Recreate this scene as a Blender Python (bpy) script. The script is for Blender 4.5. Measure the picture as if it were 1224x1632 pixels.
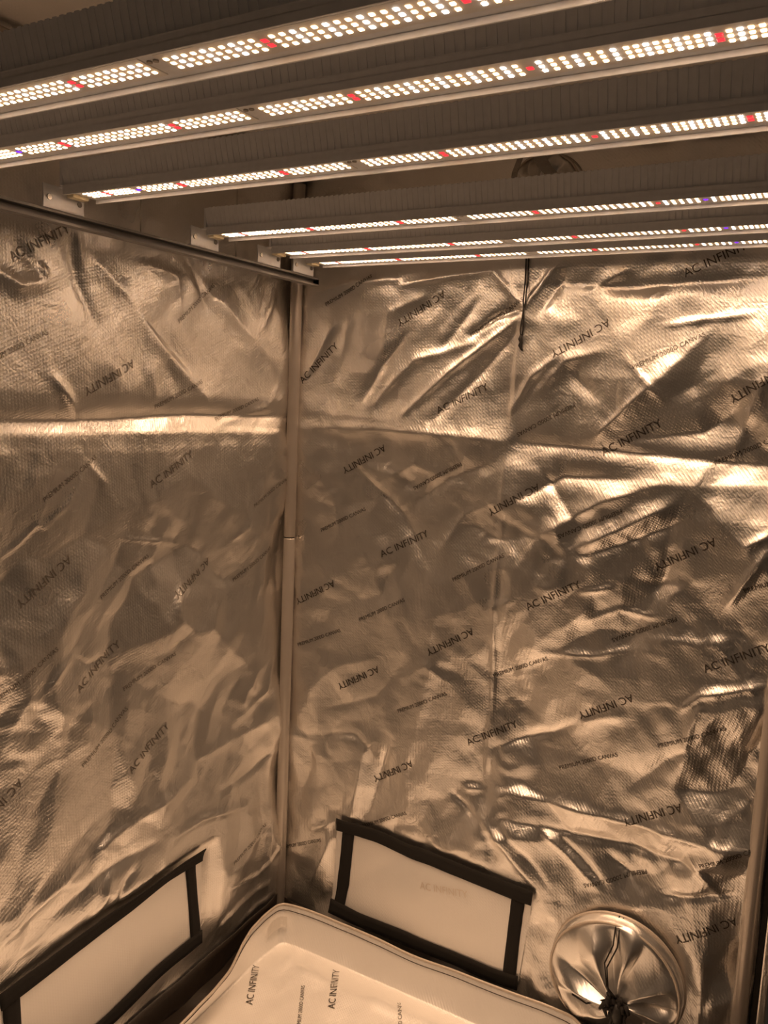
import bpy, bmesh, math, random
import numpy as np
from mathutils import Vector, Matrix

for o in list(bpy.data.objects):
    bpy.data.objects.remove(o)
scene = bpy.context.scene
COL = scene.collection

# ---------------------------------------------------------------- camera
CAM_F, CAM_YAW, CAM_PITCH, CAM_ROLL = 1328.12, 0.51452, 0.13464, 0.04375
CAM_POS = Vector((1.29707, -1.78081, 1.43609))
cam_data = bpy.data.cameras.new('camera')
cam = bpy.data.objects.new('camera', cam_data)
COL.objects.link(cam)
scene.camera = cam
cam_data.sensor_fit = 'HORIZONTAL'
cam_data.sensor_width = 36.0
cam_data.lens = 36.0 * CAM_F / 1224.0
cam_data.clip_start = 0.02
fw = Vector((-math.sin(CAM_YAW) * math.cos(CAM_PITCH), math.cos(CAM_YAW) * math.cos(CAM_PITCH), -math.sin(CAM_PITCH)))
rt = fw.cross(Vector((0, 0, 1))).normalized()
up = rt.cross(fw)
r2 = math.cos(CAM_ROLL) * rt + math.sin(CAM_ROLL) * up
u2 = -math.sin(CAM_ROLL) * rt + math.cos(CAM_ROLL) * up
M = Matrix((r2, u2, -fw)).transposed().to_4x4()
M.translation = CAM_POS
cam.matrix_world = M

# ---------------------------------------------------------------- world and exposure
world = bpy.data.worlds.new('dim_room')
scene.world = world
world.use_nodes = True
wb = world.node_tree.nodes['Background']
wb.inputs[0].default_value = (1.0, 0.72, 0.50, 1)
wb.inputs[1].default_value = 0.02
scene.view_settings.view_transform = 'Standard'
scene.view_settings.look = 'None'
scene.view_settings.gamma = 1.0
scene.view_settings.use_curve_mapping = False
scene.view_settings.exposure = 0.0

# the lamps of the tent: the diodes of the grow light (built further down) plus fill lamps added under their boards
LED_WARM = (1.0, 0.57, 0.28)
LED_COOL = (1.0, 0.78, 0.62)
LED_POWER = 14.5
FILL_WATT = 1.65                    # fill lamps added under one whole bar

W, D, HT = 1.22, 1.95, 2.03        # tent width, depth, height
ZL = 1.7456                         # plane of the diodes
BAR_Y = [-1.1544, -1.0107, -0.7963, -0.4564, -0.2478, -0.1165]
XM = 0.6741                         # middle of every light bar
BAR_X0, BAR_X1 = 0.139, 1.240

# ---------------------------------------------------------------- measured drape of the walls (metres on each wall)
BACK_FOLDS = [
    ([(0.0403, 1.3577), (0.2588, 1.3633), (0.4309, 1.3594), (0.5972, 1.355)], 0.018, 0.006),
    ([(0.0389, 1.3964), (0.3282, 1.3837)], 0.03, 0.004),
    ([(0.6126, 1.3503), (0.8057, 1.3491), (0.9993, 1.3417), (1.1846, 1.336)], 0.02, -0.008),
    ([(0.8778, 1.2824), (1.0042, 1.287), (1.166, 1.3015)], 0.025, 0.004),
    ([(0.6226, 1.6357), (0.6129, 1.4987), (0.6075, 1.3584)], 0.007, 0.004),
    ([(0.6075, 1.3584), (0.6009, 1.0686), (0.5989, 0.6892), (0.5977, 0.5077)], 0.007, 0.004),
    ([(0.6205, 0.53), (0.7972, 0.5342), (0.9657, 0.54), (1.132, 0.5491), (1.1912, 0.5611)], 0.014, 0.007),
    ([(0.6487, 0.4669), (0.8016, 0.4745), (0.9433, 0.4816), (1.113, 0.4867), (1.1848, 0.5038)], 0.014, -0.007),
    ([(0.3358, 1.4022), (0.4546, 1.5092), (0.6047, 1.6196)], 0.009, 0.007),
    ([(0.4127, 1.388), (0.5187, 1.4964), (0.6064, 1.595)], 0.012, -0.006),
    ([(0.4942, 1.588), (0.5562, 1.6296), (0.6146, 1.6467)], 0.008, -0.006),
    ([(0.2105, 1.4273), (0.2688, 1.5204), (0.3341, 1.5952)], 0.012, -0.006),
    ([(0.2418, 1.4163), (0.3545, 1.5293), (0.5138, 1.574)], 0.012, 0.005),
    ([(0.4197, 1.552), (0.5081, 1.6649)], 0.012, -0.005),
    ([(0.5419, 1.7328), (0.6217, 1.6493)], 0.006, 0.005),
    ([(0.6261, 1.6492), (0.687, 1.7341)], 0.006, 0.006),
    ([(0.6588, 1.6353), (0.7153, 1.7265)], 0.012, -0.006),
    ([(0.8099, 1.3816), (0.9357, 1.5066), (1.0649, 1.6544)], 0.03, 0.008),
    ([(0.8101, 1.3789), (0.9008, 1.4737)], 0.007, 0.004),
    ([(0.9401, 1.4559), (1.0428, 1.5215)], 0.03, -0.004),
    ([(0.8832, 1.3754), (1.0187, 1.3963), (1.1057, 1.4623)], 0.04, -0.012),
    ([(1.0807, 1.3627), (1.1069, 1.4502), (1.1279, 1.5113)], 0.012, 0.006),
    ([(0.6709, 1.4659), (0.7296, 1.535), (0.8029, 1.5558)], 0.014, 0.005),
    ([(0.6077, 1.4219), (0.654, 1.4997), (0.7082, 1.5414)], 0.009, 0.005),
    ([(0.7311, 1.515), (0.8112, 1.4508)], 0.015, -0.004),
    ([(0.8565, 1.5434), (0.9401, 1.4559)], 0.006, 0.003),
    ([(0.9271, 1.6072), (0.9986, 1.6191), (1.0898, 1.6303)], 0.006, 0.003),
    ([(0.7103, 1.7005), (0.845, 1.6839), (0.9682, 1.6929), (1.1097, 1.7004)], 0.02, -0.006),
    ([(0.7534, 1.6733), (0.8419, 1.7219)], 0.018, 0.005),
    ([(0.6827, 1.3003), (0.7454, 1.2291), (0.7765, 1.1907)], 0.012, -0.005),
    ([(0.6291, 1.2176), (0.7413, 1.2842), (0.8903, 1.2901)], 0.018, -0.007),
    ([(0.7077, 1.1547), (0.828, 1.2373), (0.9544, 1.2891)], 0.018, 0.007),
    ([(0.7809, 1.1327), (0.8854, 1.1892), (0.9826, 1.2526)], 0.016, 0.007),
    ([(0.7962, 1.1165), (0.9007, 1.164), (0.9982, 1.2152)], 0.014, -0.006),
    ([(1.0977, 1.0529), (1.1607, 1.1707)], 0.01, 0.007),
    ([(1.1211, 1.1783), (1.1638, 1.2086)], 0.007, 0.005),
    ([(0.7954, 1.0349), (0.8694, 1.0573)], 0.006, 0.004),
    ([(0.8074, 0.9702), (0.8866, 1.0116), (0.9533, 1.0022)], 0.006, 0.004),
    ([(0.7734, 0.9499), (0.8254, 1.0086)], 0.012, 0.004),
    ([(0.7127, 0.8804), (0.841, 0.898), (0.9202, 0.9273)], 0.007, 0.003),
    ([(1.0268, 0.8183), (1.0667, 0.8613), (1.1861, 0.9069)], 0.009, 0.006),
    ([(1.0406, 0.7039), (1.0489, 0.7822), (1.0685, 0.8414)], 0.008, 0.004),
    ([(0.6145, 0.6228), (0.6825, 0.6632), (0.7557, 0.6965), (0.8377, 0.7604)], 0.012, -0.006),
    ([(0.7411, 0.6929), (0.8108, 0.7395), (0.919, 0.7794)], 0.015, 0.005),
    ([(0.9328, 0.6103), (1.0049, 0.7015), (1.0998, 0.7673)], 0.018, -0.006),
    ([(0.601, 0.4558), (0.6685, 0.4094), (0.7523, 0.3262)], 0.008, 0.006),
    ([(0.6498, 0.4513), (0.7329, 0.3827), (0.782, 0.3365)], 0.007, -0.004),
    ([(0.7419, 0.4716), (0.8205, 0.4193), (0.8822, 0.3712)], 0.008, 0.006),
    ([(0.7799, 0.4678), (0.8495, 0.4211), (0.9029, 0.3784)], 0.008, -0.006),
    ([(0.9045, 0.4467), (0.9626, 0.4139)], 0.008, -0.005),
    ([(1.0595, 0.5189), (1.142, 0.44)], 0.007, 0.004),
    ([(1.0307, 0.4007), (1.0935, 0.4229), (1.1652, 0.4552)], 0.008, -0.005),
    ([(0.5159, 0.4844), (0.5768, 0.4486)], 0.006, -0.006),
    ([(0.5399, 0.5074), (0.594, 0.5146)], 0.01, 0.006),
    ([(0.5509, 0.5986), (0.5999, 0.5242)], 0.003, 0.0015),
    ([(0.2406, 0.3622), (0.262, 0.5242), (0.2972, 0.5756)], 0.018, 0.006),
    ([(0.288, 0.3763), (0.3193, 0.5051), (0.3433, 0.5786)], 0.014, -0.006),
    ([(0.0833, 0.5316), (0.2217, 0.5655), (0.2993, 0.5338)], 0.014, -0.004),
    ([(0.1196, 0.1255), (0.176, 0.2536), (0.2317, 0.342)], 0.012, 0.005),
    ([(0.114, 0.2705), (0.2317, 0.342)], 0.01, 0.004),
    ([(0.0787, 0.6539), (0.1751, 0.743), (0.2872, 0.782)], 0.022, 0.004),
    ([(0.1409, 0.6155), (0.292, 0.6835), (0.3599, 0.7801)], 0.015, -0.004),
    ([(0.3616, 0.7479), (0.4294, 0.794), (0.4994, 0.7609)], 0.012, 0.004),
    ([(0.2653, 1.2287), (0.368, 1.2833), (0.4367, 1.2587)], 0.015, 0.003),
    ([(0.19, 1.2697), (0.34, 1.158), (0.4154, 1.0432)], 0.02, -0.005),
    ([(0.3729, 1.1922), (0.4694, 1.2614), (0.5626, 1.2982)], 0.025, -0.006),
    ([(0.4472, 1.0782), (0.5071, 1.1758), (0.5836, 1.2131)], 0.018, 0.005),
    ([(0.0448, 1.2913), (0.1369, 1.1851), (0.1602, 1.09)], 0.02, 0.003),
    ([(0.0474, 1.4849), (0.1015, 1.5799), (0.1365, 1.6414)], 0.01, 0.004),
    ([(0.059, 1.6889), (0.17, 1.7165), (0.3105, 1.7196)], 0.01, 0.005),
    ([(0.3112, 1.705), (0.4418, 1.7225), (0.5345, 1.7304)], 0.008, 0.004),
    ([(0.1498, 1.5493), (0.172, 1.6713)], 0.012, 0.003),
    ([(0.2673, 1.5505), (0.2803, 1.6397), (0.3795, 1.6817)], 0.012, 0.003),
]
LEFT_FOLDS = [
    ([(-0.8749, 1.3685), (-0.6764, 1.3681), (-0.5665, 1.373), (-0.3848, 1.3815), (-0.0253, 1.38)], 0.016, -0.009),
    ([(-0.8753, 1.3492), (-0.7201, 1.3448), (-0.3842, 1.3455), (-0.0635, 1.3384)], 0.02, 0.004),
    ([(-0.645, 1.6726), (-0.567, 1.6185), (-0.4628, 1.5154), (-0.3242, 1.4129)], 0.02, 0.007),
    ([(-0.5751, 1.6175), (-0.4813, 1.5528), (-0.3865, 1.4801)], 0.02, -0.006),
    ([(-0.8574, 1.6231), (-0.8095, 1.6039), (-0.7579, 1.6163)], 0.014, 0.007),
    ([(-0.7706, 1.647), (-0.7511, 1.6282)], 0.008, 0.004),
    ([(-0.7028, 1.6801), (-0.6819, 1.6269), (-0.6455, 1.55)], 0.015, -0.005),
    ([(-0.8204, 1.681), (-0.7835, 1.645)], 0.012, -0.004),
    ([(-0.6884, 1.7161), (-0.6744, 1.6621)], 0.01, 0.004),
    ([(-0.5173, 1.6869), (-0.4278, 1.6751), (-0.4078, 1.5991)], 0.012, 0.004),
    ([(-0.4098, 1.7297), (-0.3706, 1.6967), (-0.3288, 1.6213)], 0.01, -0.005),
    ([(-0.3897, 1.6674), (-0.2873, 1.64), (-0.1723, 1.5654)], 0.03, 0.005),
    ([(-0.1759, 1.668), (-0.1057, 1.7367), (-0.0826, 1.7852)], 0.01, -0.004),
    ([(-0.1251, 1.5995), (-0.0781, 1.6803)], 0.01, 0.004),
    ([(-0.7466, 1.4504), (-0.7052, 1.4057), (-0.6837, 1.3765)], 0.009, 0.005),
    ([(-0.3018, 1.356), (-0.1175, 1.4014), (-0.0689, 1.465)], 0.01, 0.003),
    ([(-0.5744, 1.1289), (-0.4956, 1.1137), (-0.4001, 1.0944)], 0.004, 0.003),
    ([(-0.8497, 1.127), (-0.8176, 1.1454), (-0.7774, 1.1811), (-0.757, 1.173)], 0.004, 0.003),
    ([(-0.7569, 1.1789), (-0.7069, 1.2158), (-0.6771, 1.2621)], 0.005, 0.002),
    ([(-0.6619, 1.2856), (-0.6153, 1.2395)], 0.009, 0.004),
    ([(-0.4967, 1.2647), (-0.4777, 1.169), (-0.4955, 1.1028)], 0.02, -0.003),
    ([(-0.7822, 0.8521), (-0.7392, 0.8896), (-0.7022, 0.9115)], 0.007, 0.003),
    ([(-0.7022, 0.9115), (-0.6641, 0.8824), (-0.5994, 0.8856)], 0.006, -0.003),
    ([(-0.8837, 0.4102), (-0.7881, 0.447), (-0.6663, 0.48), (-0.5645, 0.5039), (-0.3704, 0.5285)], 0.022, 0.008),
    ([(-0.7596, 0.405), (-0.6502, 0.4301), (-0.5093, 0.4347)], 0.02, -0.007),
    ([(-0.7291, 0.4562), (-0.6663, 0.48), (-0.6166, 0.5128)], 0.018, -0.005),
    ([(-0.8594, 0.3185), (-0.7604, 0.3379), (-0.6506, 0.3311), (-0.5276, 0.3535)], 0.018, 0.006),
    ([(-0.6994, 0.3022), (-0.6504, 0.3737), (-0.6252, 0.4176)], 0.01, 0.005),
    ([(-0.6169, 0.3414), (-0.5909, 0.3858), (-0.5643, 0.4017)], 0.01, -0.005),
    ([(-0.4511, 0.423), (-0.3471, 0.4237), (-0.1827, 0.3866)], 0.012, 0.005),
    ([(-0.2956, 0.0999), (-0.1997, 0.1161), (-0.0681, 0.1193)], 0.008, 0.005),
    ([(-0.2507, 0.1953), (-0.124, 0.1659), (-0.0434, 0.1996)], 0.007, 0.005),
    ([(-0.3181, 0.0788), (-0.249, 0.1254)], 0.007, -0.004),
    ([(-0.1981, 0.062), (-0.1208, 0.0735), (-0.0524, 0.074)], 0.006, 0.005),
    ([(-0.5994, 0.7154), (-0.5648, 0.6188), (-0.5098, 0.5093)], 0.025, 0.004),
    ([(-0.4552, 0.7984), (-0.393, 0.6298), (-0.3044, 0.5026)], 0.03, -0.004),
    ([(-0.371, 0.56), (-0.2369, 0.5754), (-0.059, 0.5841)], 0.02, 0.004),
    ([(-0.2807, 0.4607), (-0.1345, 0.4709), (-0.0279, 0.5027)], 0.012, -0.004),
    ([(-0.19, 0.6259), (-0.089, 0.6628), (-0.0517, 0.7387)], 0.012, 0.003),
    ([(-0.7995, 0.6206), (-0.7415, 0.6867), (-0.7109, 0.7793)], 0.03, -0.004),
    ([(-0.2276, 1.0828), (-0.1809, 1.1083), (-0.1698, 1.1385)], 0.005, 0.003),
    ([(-0.3989, 1.0181), (-0.4177, 0.9347), (-0.3766, 0.8965)], 0.008, 0.002),
]
BACK_LARGE_PRINT = [
    ((0.4212, 1.6921), (0.3052, 1.6247)),
    ((0.4281, 1.4065), (0.5515, 1.469)),
    ((0.282, 1.3262), (0.1661, 1.2599)),
    ((0.8108, 1.6232), (0.6904, 1.552)),
    ((0.9577, 1.703), (1.0615, 1.7515)),
    ((0.8243, 1.3356), (0.9382, 1.4045)),
    ((0.6823, 1.2652), (0.5617, 1.1904)),
    ((1.0613, 1.1901), (0.9412, 1.1154)),
    ((0.6863, 0.9786), (0.7947, 1.0446)),
    ((1.0698, 0.9091), (1.1839, 0.9776)),
    ((0.9242, 0.8301), (0.8024, 0.7551)),
    ((0.2924, 1.0454), (0.4198, 1.1161)),
    ((0.15, 0.9669), (0.0568, 0.9124)),
    ((0.5446, 0.9095), (0.4438, 0.8444)),
    ((0.5499, 0.6143), (0.658, 0.6802)),
    ((0.4029, 0.5439), (0.3094, 0.4803)),
    ((1.1723, 0.4043), (1.0692, 0.3343)),
    ((0.0383, 1.4655), (0.1218, 1.5459)),
    ((1.1748, 1.5454), (1.081, 1.4834)),
    ((1.0445, 0.6165), (0.9377, 0.5505)),
    ((0.2881, 0.7624), (0.1809, 0.6966)),
]
BACK_SMALL_PRINT = [
    ((0.0982, 1.6603), (0.2027, 1.7125)),
    ((0.4975, 1.5852), (0.5969, 1.6469)),
    ((0.8779, 1.518), (1.0074, 1.5873)),
    ((0.7516, 1.4458), (0.6302, 1.3767)),
    ((0.4931, 1.2987), (0.3507, 1.2208)),
    ((0.106, 1.0869), (0.227, 1.1523)),
    ((0.873, 1.2283), (0.7408, 1.1572)),
    ((0.2363, 0.8715), (0.3551, 0.9399)),
    ((0.4925, 1.0141), (0.6076, 1.0843)),
    ((0.9997, 1.0128), (0.8627, 0.9376)),
    ((0.6032, 0.7952), (0.7288, 0.8629)),
    ((0.9923, 0.7264), (1.1211, 0.7996)),
    ((0.361, 0.6576), (0.4878, 0.7299)),
    ((0.0457, 0.7694), (0.1483, 0.8192)),
    ((1.1297, 1.0877), (1.2209, 1.1353)),
    ((1.0483, 1.3327), (1.1467, 1.3855)),
    ((0.0155, 0.1804), (0.1155, 0.2308)),
    ((0.7767, 0.6117), (0.8733, 0.6641)),
    ((1.0994, 0.4977), (1.1857, 0.5566)),
    ((0.2714, 0.3224), (0.3806, 0.3866)),
    ((0.9848, 0.4392), (0.8675, 0.3753)),
]
LEFT_LARGE_PRINT = [
    ((-0.8211, 1.6412), (-0.6996, 1.7162)),
    ((-0.5551, 1.494), (-0.6789, 1.4299)),
    ((-0.7049, 1.1121), (-0.8088, 1.0487)),
    ((-0.5001, 1.2276), (-0.399, 1.2805)),
    ((-0.6892, 0.8309), (-0.5791, 0.894)),
    ((-0.3032, 1.0474), (-0.4282, 0.9858)),
    ((-0.5595, 0.6139), (-0.4692, 0.6637)),
    ((-0.8253, 0.7065), (-0.9158, 0.6475)),
]
LEFT_SMALL_PRINT = [
    ((-0.8845, 1.4589), (-0.7618, 1.5212)),
    ((-0.4834, 1.3942), (-0.3955, 1.4334)),
    ((-0.2913, 1.3675), (-0.1859, 1.4065)),
    ((-0.766, 1.2208), (-0.683, 1.2697)),
    ((-0.6238, 1.0087), (-0.4843, 1.082)),
    ((-0.2055, 0.9733), (-0.0825, 1.035)),
    ((-0.8739, 0.8654), (-0.7588, 0.927)),
    ((-0.5652, 0.7985), (-0.3924, 0.8556)),
    ((-0.681, 0.6741), (-0.6245, 0.713)),
    ((-0.2403, 0.2551), (-0.1792, 0.2725)),
    ((-0.1631, 1.1567), (-0.042, 1.2115)),
    ((-0.4171, 1.5783), (-0.3494, 1.6325)),
]
BACK_VENT = {"top": [(0.1953, 0.3133), (0.3169, 0.3176), (0.4096, 0.306), (0.4801, 0.3137), (0.5985, 0.3183), (0.6718, 0.3125), (0.7471, 0.307)], "left": [(0.2326, 0.3159), (0.227, 0.222), (0.2167, 0.0926)], "right": [(0.7154, 0.2958), (0.7122, 0.2065), (0.7105, 0.0921)], "bottom": [(0.187, 0.082), (0.2899, 0.0832), (0.4209, 0.0933), (0.5788, 0.0992), (0.6457, 0.0956), (0.7323, 0.0977)]}
LEFT_VENT = {"top": [(-0.3521, 0.3377), (-0.4669, 0.3438), (-0.5885, 0.3281), (-0.7055, 0.3158), (-0.8103, 0.3049), (-0.8891, 0.2973)], "right": [(-0.3931, 0.3415), (-0.3825, 0.2242), (-0.3698, 0.1191)], "bottom": [(-0.3523, 0.1255), (-0.4941, 0.1218), (-0.6407, 0.0956), (-0.7842, 0.0904), (-0.8833, 0.0651)], "left": [(-0.8654, 0.2971), (-0.8645, 0.2028), (-0.8642, 0.07)]}

# ---------------------------------------------------------------- materials
def new_mat(name):
    m = bpy.data.materials.new(name)
    m.use_nodes = True
    nt = m.node_tree
    return m, nt, nt.nodes['Principled BSDF']

def simple(name, col, rough=0.5, metal=0.0, noise=0.0, scale=40.0, bump=0.0):
    m, nt, b = new_mat(name)
    b.inputs['Base Color'].default_value = (*col, 1)
    b.inputs['Roughness'].default_value = rough
    b.inputs['Metallic'].default_value = metal
    if noise or bump:
        tc = nt.nodes.new('ShaderNodeTexCoord')
        n = nt.nodes.new('ShaderNodeTexNoise'); n.inputs['Scale'].default_value = scale
        n.inputs['Detail'].default_value = 4
        nt.links.new(tc.outputs['Object'], n.inputs['Vector'])
        if noise:
            mx = nt.nodes.new('ShaderNodeMixRGB'); mx.blend_type = 'MIX'
            mx.inputs[1].default_value = (*[c * (1 - noise) for c in col], 1)
            mx.inputs[2].default_value = (*[min(1, c * (1 + noise)) for c in col], 1)
            nt.links.new(n.outputs['Fac'], mx.inputs[0]); nt.links.new(mx.outputs[0], b.inputs['Base Color'])
        if bump:
            bp = nt.nodes.new('ShaderNodeBump'); bp.inputs['Distance'].default_value = bump
            bp.inputs['Strength'].default_value = 0.6
            nt.links.new(n.outputs['Fac'], bp.inputs['Height']); nt.links.new(bp.outputs['Normal'], b.inputs['Normal'])
    return m

def foil(name, col=(0.91, 0.88, 0.84), rough=0.29, metal=0.96, weave=0.00018, crinkle=0.0024, cr_scale=22.0):
    """silvered canvas: metal film on a woven cloth, finely crinkled"""
    m, nt, b = new_mat(name)
    b.inputs['Base Color'].default_value = (*col, 1)
    b.inputs['Metallic'].default_value = metal
    tc = nt.nodes.new('ShaderNodeTexCoord')
    w1 = nt.nodes.new('ShaderNodeTexWave'); w1.inputs['Scale'].default_value = 62
    w2 = nt.nodes.new('ShaderNodeTexWave'); w2.inputs['Scale'].default_value = 62
    for w, rot in ((w1, (0.6, 0.6, 0.75)), (w2, (-0.6, -0.6, -0.75))):
        mp = nt.nodes.new('ShaderNodeMapping'); mp.inputs['Rotation'].default_value = rot
        nt.links.new(tc.outputs['Object'], mp.inputs['Vector']); nt.links.new(mp.outputs[0], w.inputs['Vector'])
    mul = nt.nodes.new('ShaderNodeMath'); mul.operation = 'MULTIPLY'
    nt.links.new(w1.outputs['Fac'], mul.inputs[0]); nt.links.new(w2.outputs['Fac'], mul.inputs[1])
    n = nt.nodes.new('ShaderNodeTexNoise'); n.inputs['Scale'].default_value = cr_scale
    n.inputs['Detail'].default_value = 5; n.inputs['Roughness'].default_value = 0.55; n.inputs['Distortion'].default_value = 0.6
    nt.links.new(tc.outputs['Object'], n.inputs['Vector'])
    rid = nt.nodes.new('ShaderNodeMath'); rid.operation = 'SUBTRACT'; rid.inputs[1].default_value = 0.5
    ab = nt.nodes.new('ShaderNodeMath'); ab.operation = 'ABSOLUTE'
    nt.links.new(n.outputs['Fac'], rid.inputs[0]); nt.links.new(rid.outputs[0], ab.inputs[0])
    b1 = nt.nodes.new('ShaderNodeBump'); b1.inputs['Distance'].default_value = crinkle; b1.inputs['Strength'].default_value = 1
    nt.links.new(ab.outputs[0], b1.inputs['Height'])
    b2 = nt.nodes.new('ShaderNodeBump'); b2.inputs['Distance'].default_value = weave; b2.inputs['Strength'].default_value = 1
    nt.links.new(mul.outputs[0], b2.inputs['Height']); nt.links.new(b1.outputs['Normal'], b2.inputs['Normal'])
    nt.links.new(b2.outputs['Normal'], b.inputs['Normal'])
    n2 = nt.nodes.new('ShaderNodeTexNoise'); n2.inputs['Scale'].default_value = 6; n2.inputs['Detail'].default_value = 3
    nt.links.new(tc.outputs['Object'], n2.inputs['Vector'])
    mr = nt.nodes.new('ShaderNodeMapRange'); mr.inputs[3].default_value = rough - 0.07; mr.inputs[4].default_value = rough + 0.09
    nt.links.new(n2.outputs['Fac'], mr.inputs[0]); nt.links.new(mr.outputs[0], b.inputs['Roughness'])
    return m

def emitter(name, col, power, base=(0.9, 0.8, 0.5)):
    m, nt, b = new_mat(name)
    b.inputs['Base Color'].default_value = (*base, 1)
    b.inputs['Emission Color'].default_value = (*col, 1)
    b.inputs['Emission Strength'].default_value = power
    return m

M_FOIL = foil('silvered_canvas')
M_FOIL_CEIL = foil('silvered_roof', rough=0.6, metal=0.4, weave=0.0001)
M_FOIL_SMOOTH = foil('silvered_flap', col=(0.95, 0.92, 0.88), rough=0.48, metal=0.5, weave=0.0002, crinkle=0.0006, cr_scale=9)
M_FOIL_DUCT = foil('silvered_sleeve', rough=0.29, metal=0.92, weave=0.0001, crinkle=0.0005, cr_scale=12)
M_FOIL_TRAY = foil('silvered_tray', col=(0.95, 0.92, 0.88), rough=0.5, metal=0.5, weave=0.0003, crinkle=0.0012, cr_scale=14)
M_CANVAS = simple('black_outer_canvas', (0.012, 0.011, 0.010), 0.8, noise=0.2, scale=300, bump=0.0004)
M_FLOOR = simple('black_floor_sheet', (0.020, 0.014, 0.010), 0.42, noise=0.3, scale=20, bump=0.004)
M_VELCRO = simple('black_hook_and_loop_tape', (0.010, 0.008, 0.006), 0.9, noise=0.4, scale=900, bump=0.0008)
M_INK = simple('dark_printing_ink', (0.11, 0.095, 0.08), 0.34, metal=0.8)
M_INK_SHEEN = simple('sheen_paled_ink', (0.26, 0.235, 0.21), 0.36, metal=0.85)  # left-wall copy of the same ink, paled to paint in the foil's gloss sheen
M_INK_PALE = simple('pale_embossed_print', (0.85, 0.78, 0.70), 0.35, metal=0.8)
M_POLE = simple('pale_enamelled_steel', (0.50, 0.45, 0.40), 0.32, metal=0.45, noise=0.06, scale=30)
M_JOINT = simple('black_plastic_joint', (0.02, 0.018, 0.016), 0.5)
M_ALU = simple('brushed_aluminium', (0.86, 0.88, 0.92), 0.45, metal=0.15, noise=0.08, scale=120)
M_ALU_DARK = simple('dull_heat_sink', (0.86, 0.88, 0.92), 0.5, metal=0.1, noise=0.1, scale=60)
M_PCB = simple('white_circuit_board', (0.86, 0.85, 0.83), 0.45, noise=0.04, scale=60)
M_CAP = simple('cream_connector', (0.75, 0.66, 0.45), 0.4)
M_RAIL = simple('grey_rail', (0.26, 0.25, 0.24), 0.5, metal=0.2, noise=0.08, scale=50)
M_SCREW = simple('steel_screw', (0.35, 0.33, 0.30), 0.35, metal=1.0)
M_CORD = simple('black_cord', (0.013, 0.010, 0.008), 0.75, noise=0.3, scale=800, bump=0.0004)
M_PIPING = simple('tan_piping', (0.60, 0.52, 0.44), 0.45, metal=0.3, noise=0.1, scale=200)
M_STITCH = simple('dark_stitching', (0.06, 0.045, 0.035), 0.8)
M_WIRE = simple('steel_wire', (0.6, 0.57, 0.53), 0.3, metal=1.0)
M_STRAP = simple('grey_webbing', (0.32, 0.29, 0.26), 0.6, noise=0.2, scale=400)
M_WARM = emitter('warm_diode', LED_WARM, LED_POWER)
M_COOL = emitter('cool_diode', LED_COOL, LED_POWER * 1.1)
M_RED = emitter('red_diode', (1.0, 0.02, 0.03), LED_POWER * 0.16, (0.4, 0.0, 0.01))
M_VIOLET = emitter('violet_diode', (0.18, 0.02, 1.0), LED_POWER * 0.12, (0.05, 0.0, 0.3))

# ---------------------------------------------------------------- helpers
def link(o, parent=None):
    COL.objects.link(o)
    if parent is not None:
        o.parent = parent
        o.matrix_parent_inverse = parent.matrix_world.inverted()
    return o

def mesh_np(name, verts, faces, mat, parent=None, smooth=True):
    me = bpy.data.meshes.new(name)
    me.from_pydata([tuple(v) for v in verts], [], [tuple(f) for f in faces])
    if smooth:
        me.polygons.foreach_set('use_smooth', [True] * len(me.polygons))
    me.materials.append(mat)
    me.update()
    return link(bpy.data.objects.new(name, me), parent)

def grid_mesh(name, P, mat, parent=None, flip=False):
    """P: (n, m, 3) array of points"""
    n, m = P.shape[:2]
    idx = np.arange(n * m).reshape(n, m)
    q = np.stack([idx[:-1, :-1], idx[1:, :-1], idx[1:, 1:], idx[:-1, 1:]], -1).reshape(-1, 4)
    if flip:
        q = q[:, ::-1]
    me = bpy.data.meshes.new(name)
    me.vertices.add(n * m); me.vertices.foreach_set('co', P.reshape(-1).astype(np.float32))
    k = len(q)
    me.loops.add(k * 4); me.loops.foreach_set('vertex_index', np.ascontiguousarray(q).reshape(-1).astype(np.int32))
    me.polygons.add(k)
    me.polygons.foreach_set('loop_start', np.arange(0, 4 * k, 4, dtype=np.int32))
    me.polygons.foreach_set('use_smooth', np.ones(k, dtype=bool))
    me.update(calc_edges=True); me.validate()
    me.materials.append(mat)
    return link(bpy.data.objects.new(name, me), parent)

def bm_obj(name, bm, mat, parent=None, smooth=False):
    me = bpy.data.meshes.new(name)
    bmesh.ops.recalc_face_normals(bm, faces=bm.faces)
    bm.to_mesh(me); bm.free()
    if smooth:
        me.polygons.foreach_set('use_smooth', [True] * len(me.polygons))
    me.materials.append(mat)
    return link(bpy.data.objects.new(name, me), parent)

def add_box(bm, x0, x1, y0, y1, z0, z1, bevel=0.0):
    r = bmesh.ops.create_cube(bm, size=1.0)
    for v in r['verts']:
        v.co = Vector(((x0 + x1) / 2 + v.co.x * (x1 - x0), (y0 + y1) / 2 + v.co.y * (y1 - y0), (z0 + z1) / 2 + v.co.z * (z1 - z0)))
    if bevel:
        es = list({e for v in r['verts'] for e in v.link_edges})
        bmesh.ops.bevel(bm, geom=es, offset=bevel, segments=2, affect='EDGES', profile=0.6)

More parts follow.
